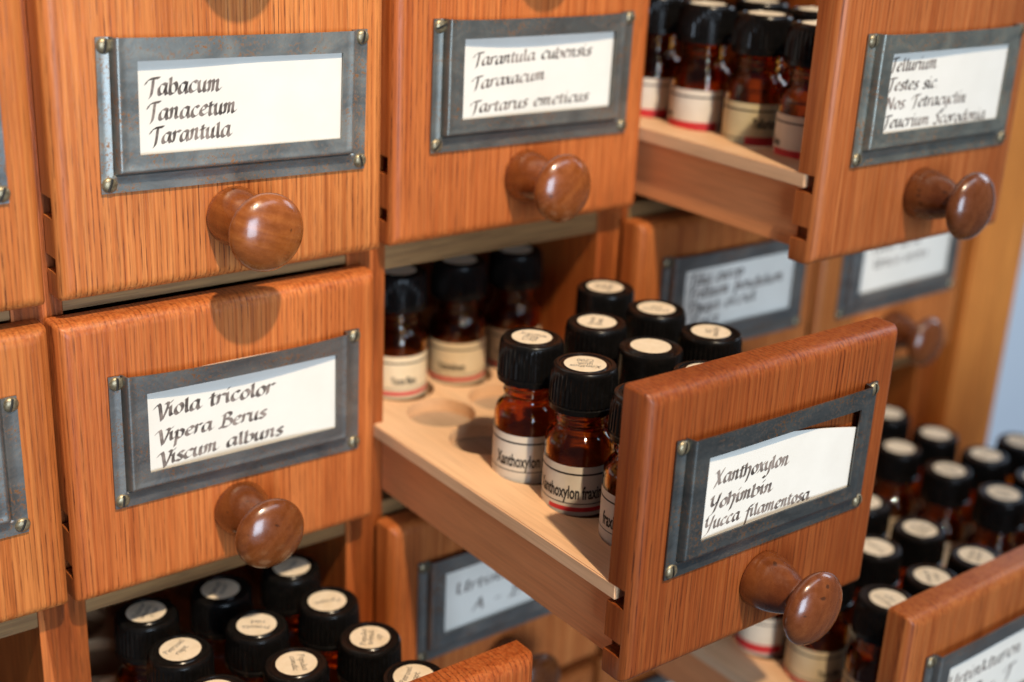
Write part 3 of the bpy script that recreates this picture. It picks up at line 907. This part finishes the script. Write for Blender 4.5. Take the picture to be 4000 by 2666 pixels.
ROWN = ['front', 'second', 'third', 'fourth', 'fifth', 'sixth', 'seventh']
COLN = ['left', 'middle', 'right']
def bottle(col, row, pull, k, c, where, grp, lab=None, stk=None, cap=CAPME, rz=0.0, dz=0.0, dx=0.0, dy=0.0, fill=True, note='', crz=None):
    x = col * PX + XC + (c - 1) * 25.5 + dx
    y = -pull + ST + 17.5 + 25 * k + dy
    z = -row * PZ - 21.1 - 4.55 + dz
    text = 'amber bottle%s, %s row, %s column of %s' % (note, ROWN[k], COLN[c], where)
    b = empty('bottle', (x, y, z), text, 'bottle', grp, rz)
    inst('glass_body', BODY, b)
    cp = inst('cap', cap, b, (0, 0, 34.7), (0, 0, random.uniform(0, 6) if crz is None else crz))
    if stk is not None:
        inst('cap_label', stk, cp, (random.uniform(-.5, .5), random.uniform(-.5, .5), 0))
    if lab is not None:
        inst('paper_label', lab, b)
    if fill:
        inst('globules', FILL, b)
    return b

WX, GX = 'the Xanthoxylon drawer', 'bottles in the Xanthoxylon drawer'
P = 117.4
bottle(1, 1, P, 0, 0, WX, GX, L_XC, S_YF, dy=-1.0)
bottle(1, 1, P, 0, 1, WX, GX, L_Y1, S_Y, dy=2)
bottle(1, 1, P, 1, 0, WX, GX, L_XB, S_X2, note=' lettered Xanthoxylon with red strip', crz=0, dx=-0.6, dy=-0.3)
bottle(1, 1, P, 1, 1, WX, GX, L_XA, S_P, cap=CAPS, note=' with smooth cap')
bottle(1, 1, P, 1, 2, WX, GX, L_Y1, S_Y)
bottle(1, 1, P, 2, 0, WX, GX, L_XA, S_X1, note=' lettered Xanthoxylon', dx=-1.0, dy=-0.8)
bottle(1, 1, P, 2, 1, WX, GX, L_XA, S_YF)
bottle(1, 1, P, 2, 2, WX, GX, L_Y1, S_Y)
bottle(1, 1, P, 3, 2, WX, GX, L_Y1, S_X1, cap=CAPS)
bottle(1, 1, P, 5, 0, WX, GX, L_Y2, S_P, note=' with red strip')
bottle(1, 1, P, 5, 1, WX, GX, L_Y1, S_P, note=' with red strip')
bottle(1, 1, P, 5, 2, WX, GX, L_Y1, S_P, note=' with red strip')
WG, GG = 'drawer under Viola tricolor', 'bottles in the drawer under the Viola tricolor drawer'
P = 85.26
bottle(0, 2, P, 0, 1, WG, GG, L_PL, STK[6])
bottle(0, 2, P, 0, 2, WG, GG, L_PL, STK[0])
bottle(0, 2, P, 1, 0, WG, GG, L_PL, STK[6])
bottle(0, 2, P, 1, 1, WG, GG, L_PL, STK[2], note=' with cap sticker Populus candic', crz=0)
bottle(0, 2, P, 1, 2, WG, GG, L_PL, STK[3], note=' with cap sticker Populus tremul', crz=0)
bottle(0, 2, P, 2, 0, WG, GG, L_PL, STK[0], note=' with cap sticker Petrosel', crz=0)
bottle(0, 2, P, 2, 1, WG, GG, L_PL, STK[1], note=' with cap sticker Primula rad', crz=0)
bottle(0, 2, P, 2, 2, WG, GG, L_PL, STK[4], crz=0)
bottle(0, 2, P, 3, 0, WG, GG, L_PL, STK[5], crz=0)
bottle(0, 2, P, 3, 1, WG, GG, L_PL, STK[6])
bottle(0, 2, P, 3, 2, WG, GG, L_PL, STK[4])
WF, GF = 'the P - T drawer', 'bottles in the lower right Urtinkturen drawer'
P = 134.8
for k in range(0, 5):
    for c in range(3):
        if (k, c) in ((3, 1), (4, 1)):
            continue
        bottle(2, 2, P, k, c, WF, GF, (L_PL, L_Y2, L_T2)[(k + c) % 3], STK[(k * 3 + c) % 7] if k < 3 else S_P)
WH, GH = 'the far right drawer beside the blue wall', 'bottles in the far right drawer'
for k, cs in ((0, (0,)), (1, (0, 1, 2)), (2, (0, 1, 2)), (3, (0, 1)), (4, (0, 1))):
    for c in cs:
        bottle(3, 2, P, k, c, WH, GH, (L_PL, L_Y2, L_T2)[(k + c) % 3], STK[(k * 5 + c) % 7] if k < 3 else S_P)
WD, GD = 'the Tellurium drawer', 'bottles in the Tellurium drawer'
P = 77.9
bottle(2, 0, P, 0, 0, WD, GD, L_T2, S_P, dz=-1.5, dx=-1.5, note=' half hidden by the drawer front')
bottle(2, 0, P, 1, 0, WD, GD, L_T1, S_P, dz=-1.5, note=' with yellowed Tellurium label')
bottle(2, 0, P, 2, 0, WD, GD, L_T2, S_P, dz=-1.2, dx=-1.5, note=' with white and red label')
bottle(2, 0, P, 3, 0, WD, GD, L_T2, S_P, dz=-1.0, dx=-1.5)
bottle(2, 0, P, 1, 1, WD, GD, L_T2, S_P, dz=-1.2)
bottle(2, 0, P, 2, 1, WD, GD, L_T2, S_P, dz=-1.2)

# ------------------------------------------------------------------ the wall behind
wl = link('wall', box_mesh('wall', -1500, 4500, 480, 560, -1500, 2500), WALLM)
wl['kind'] = 'structure'
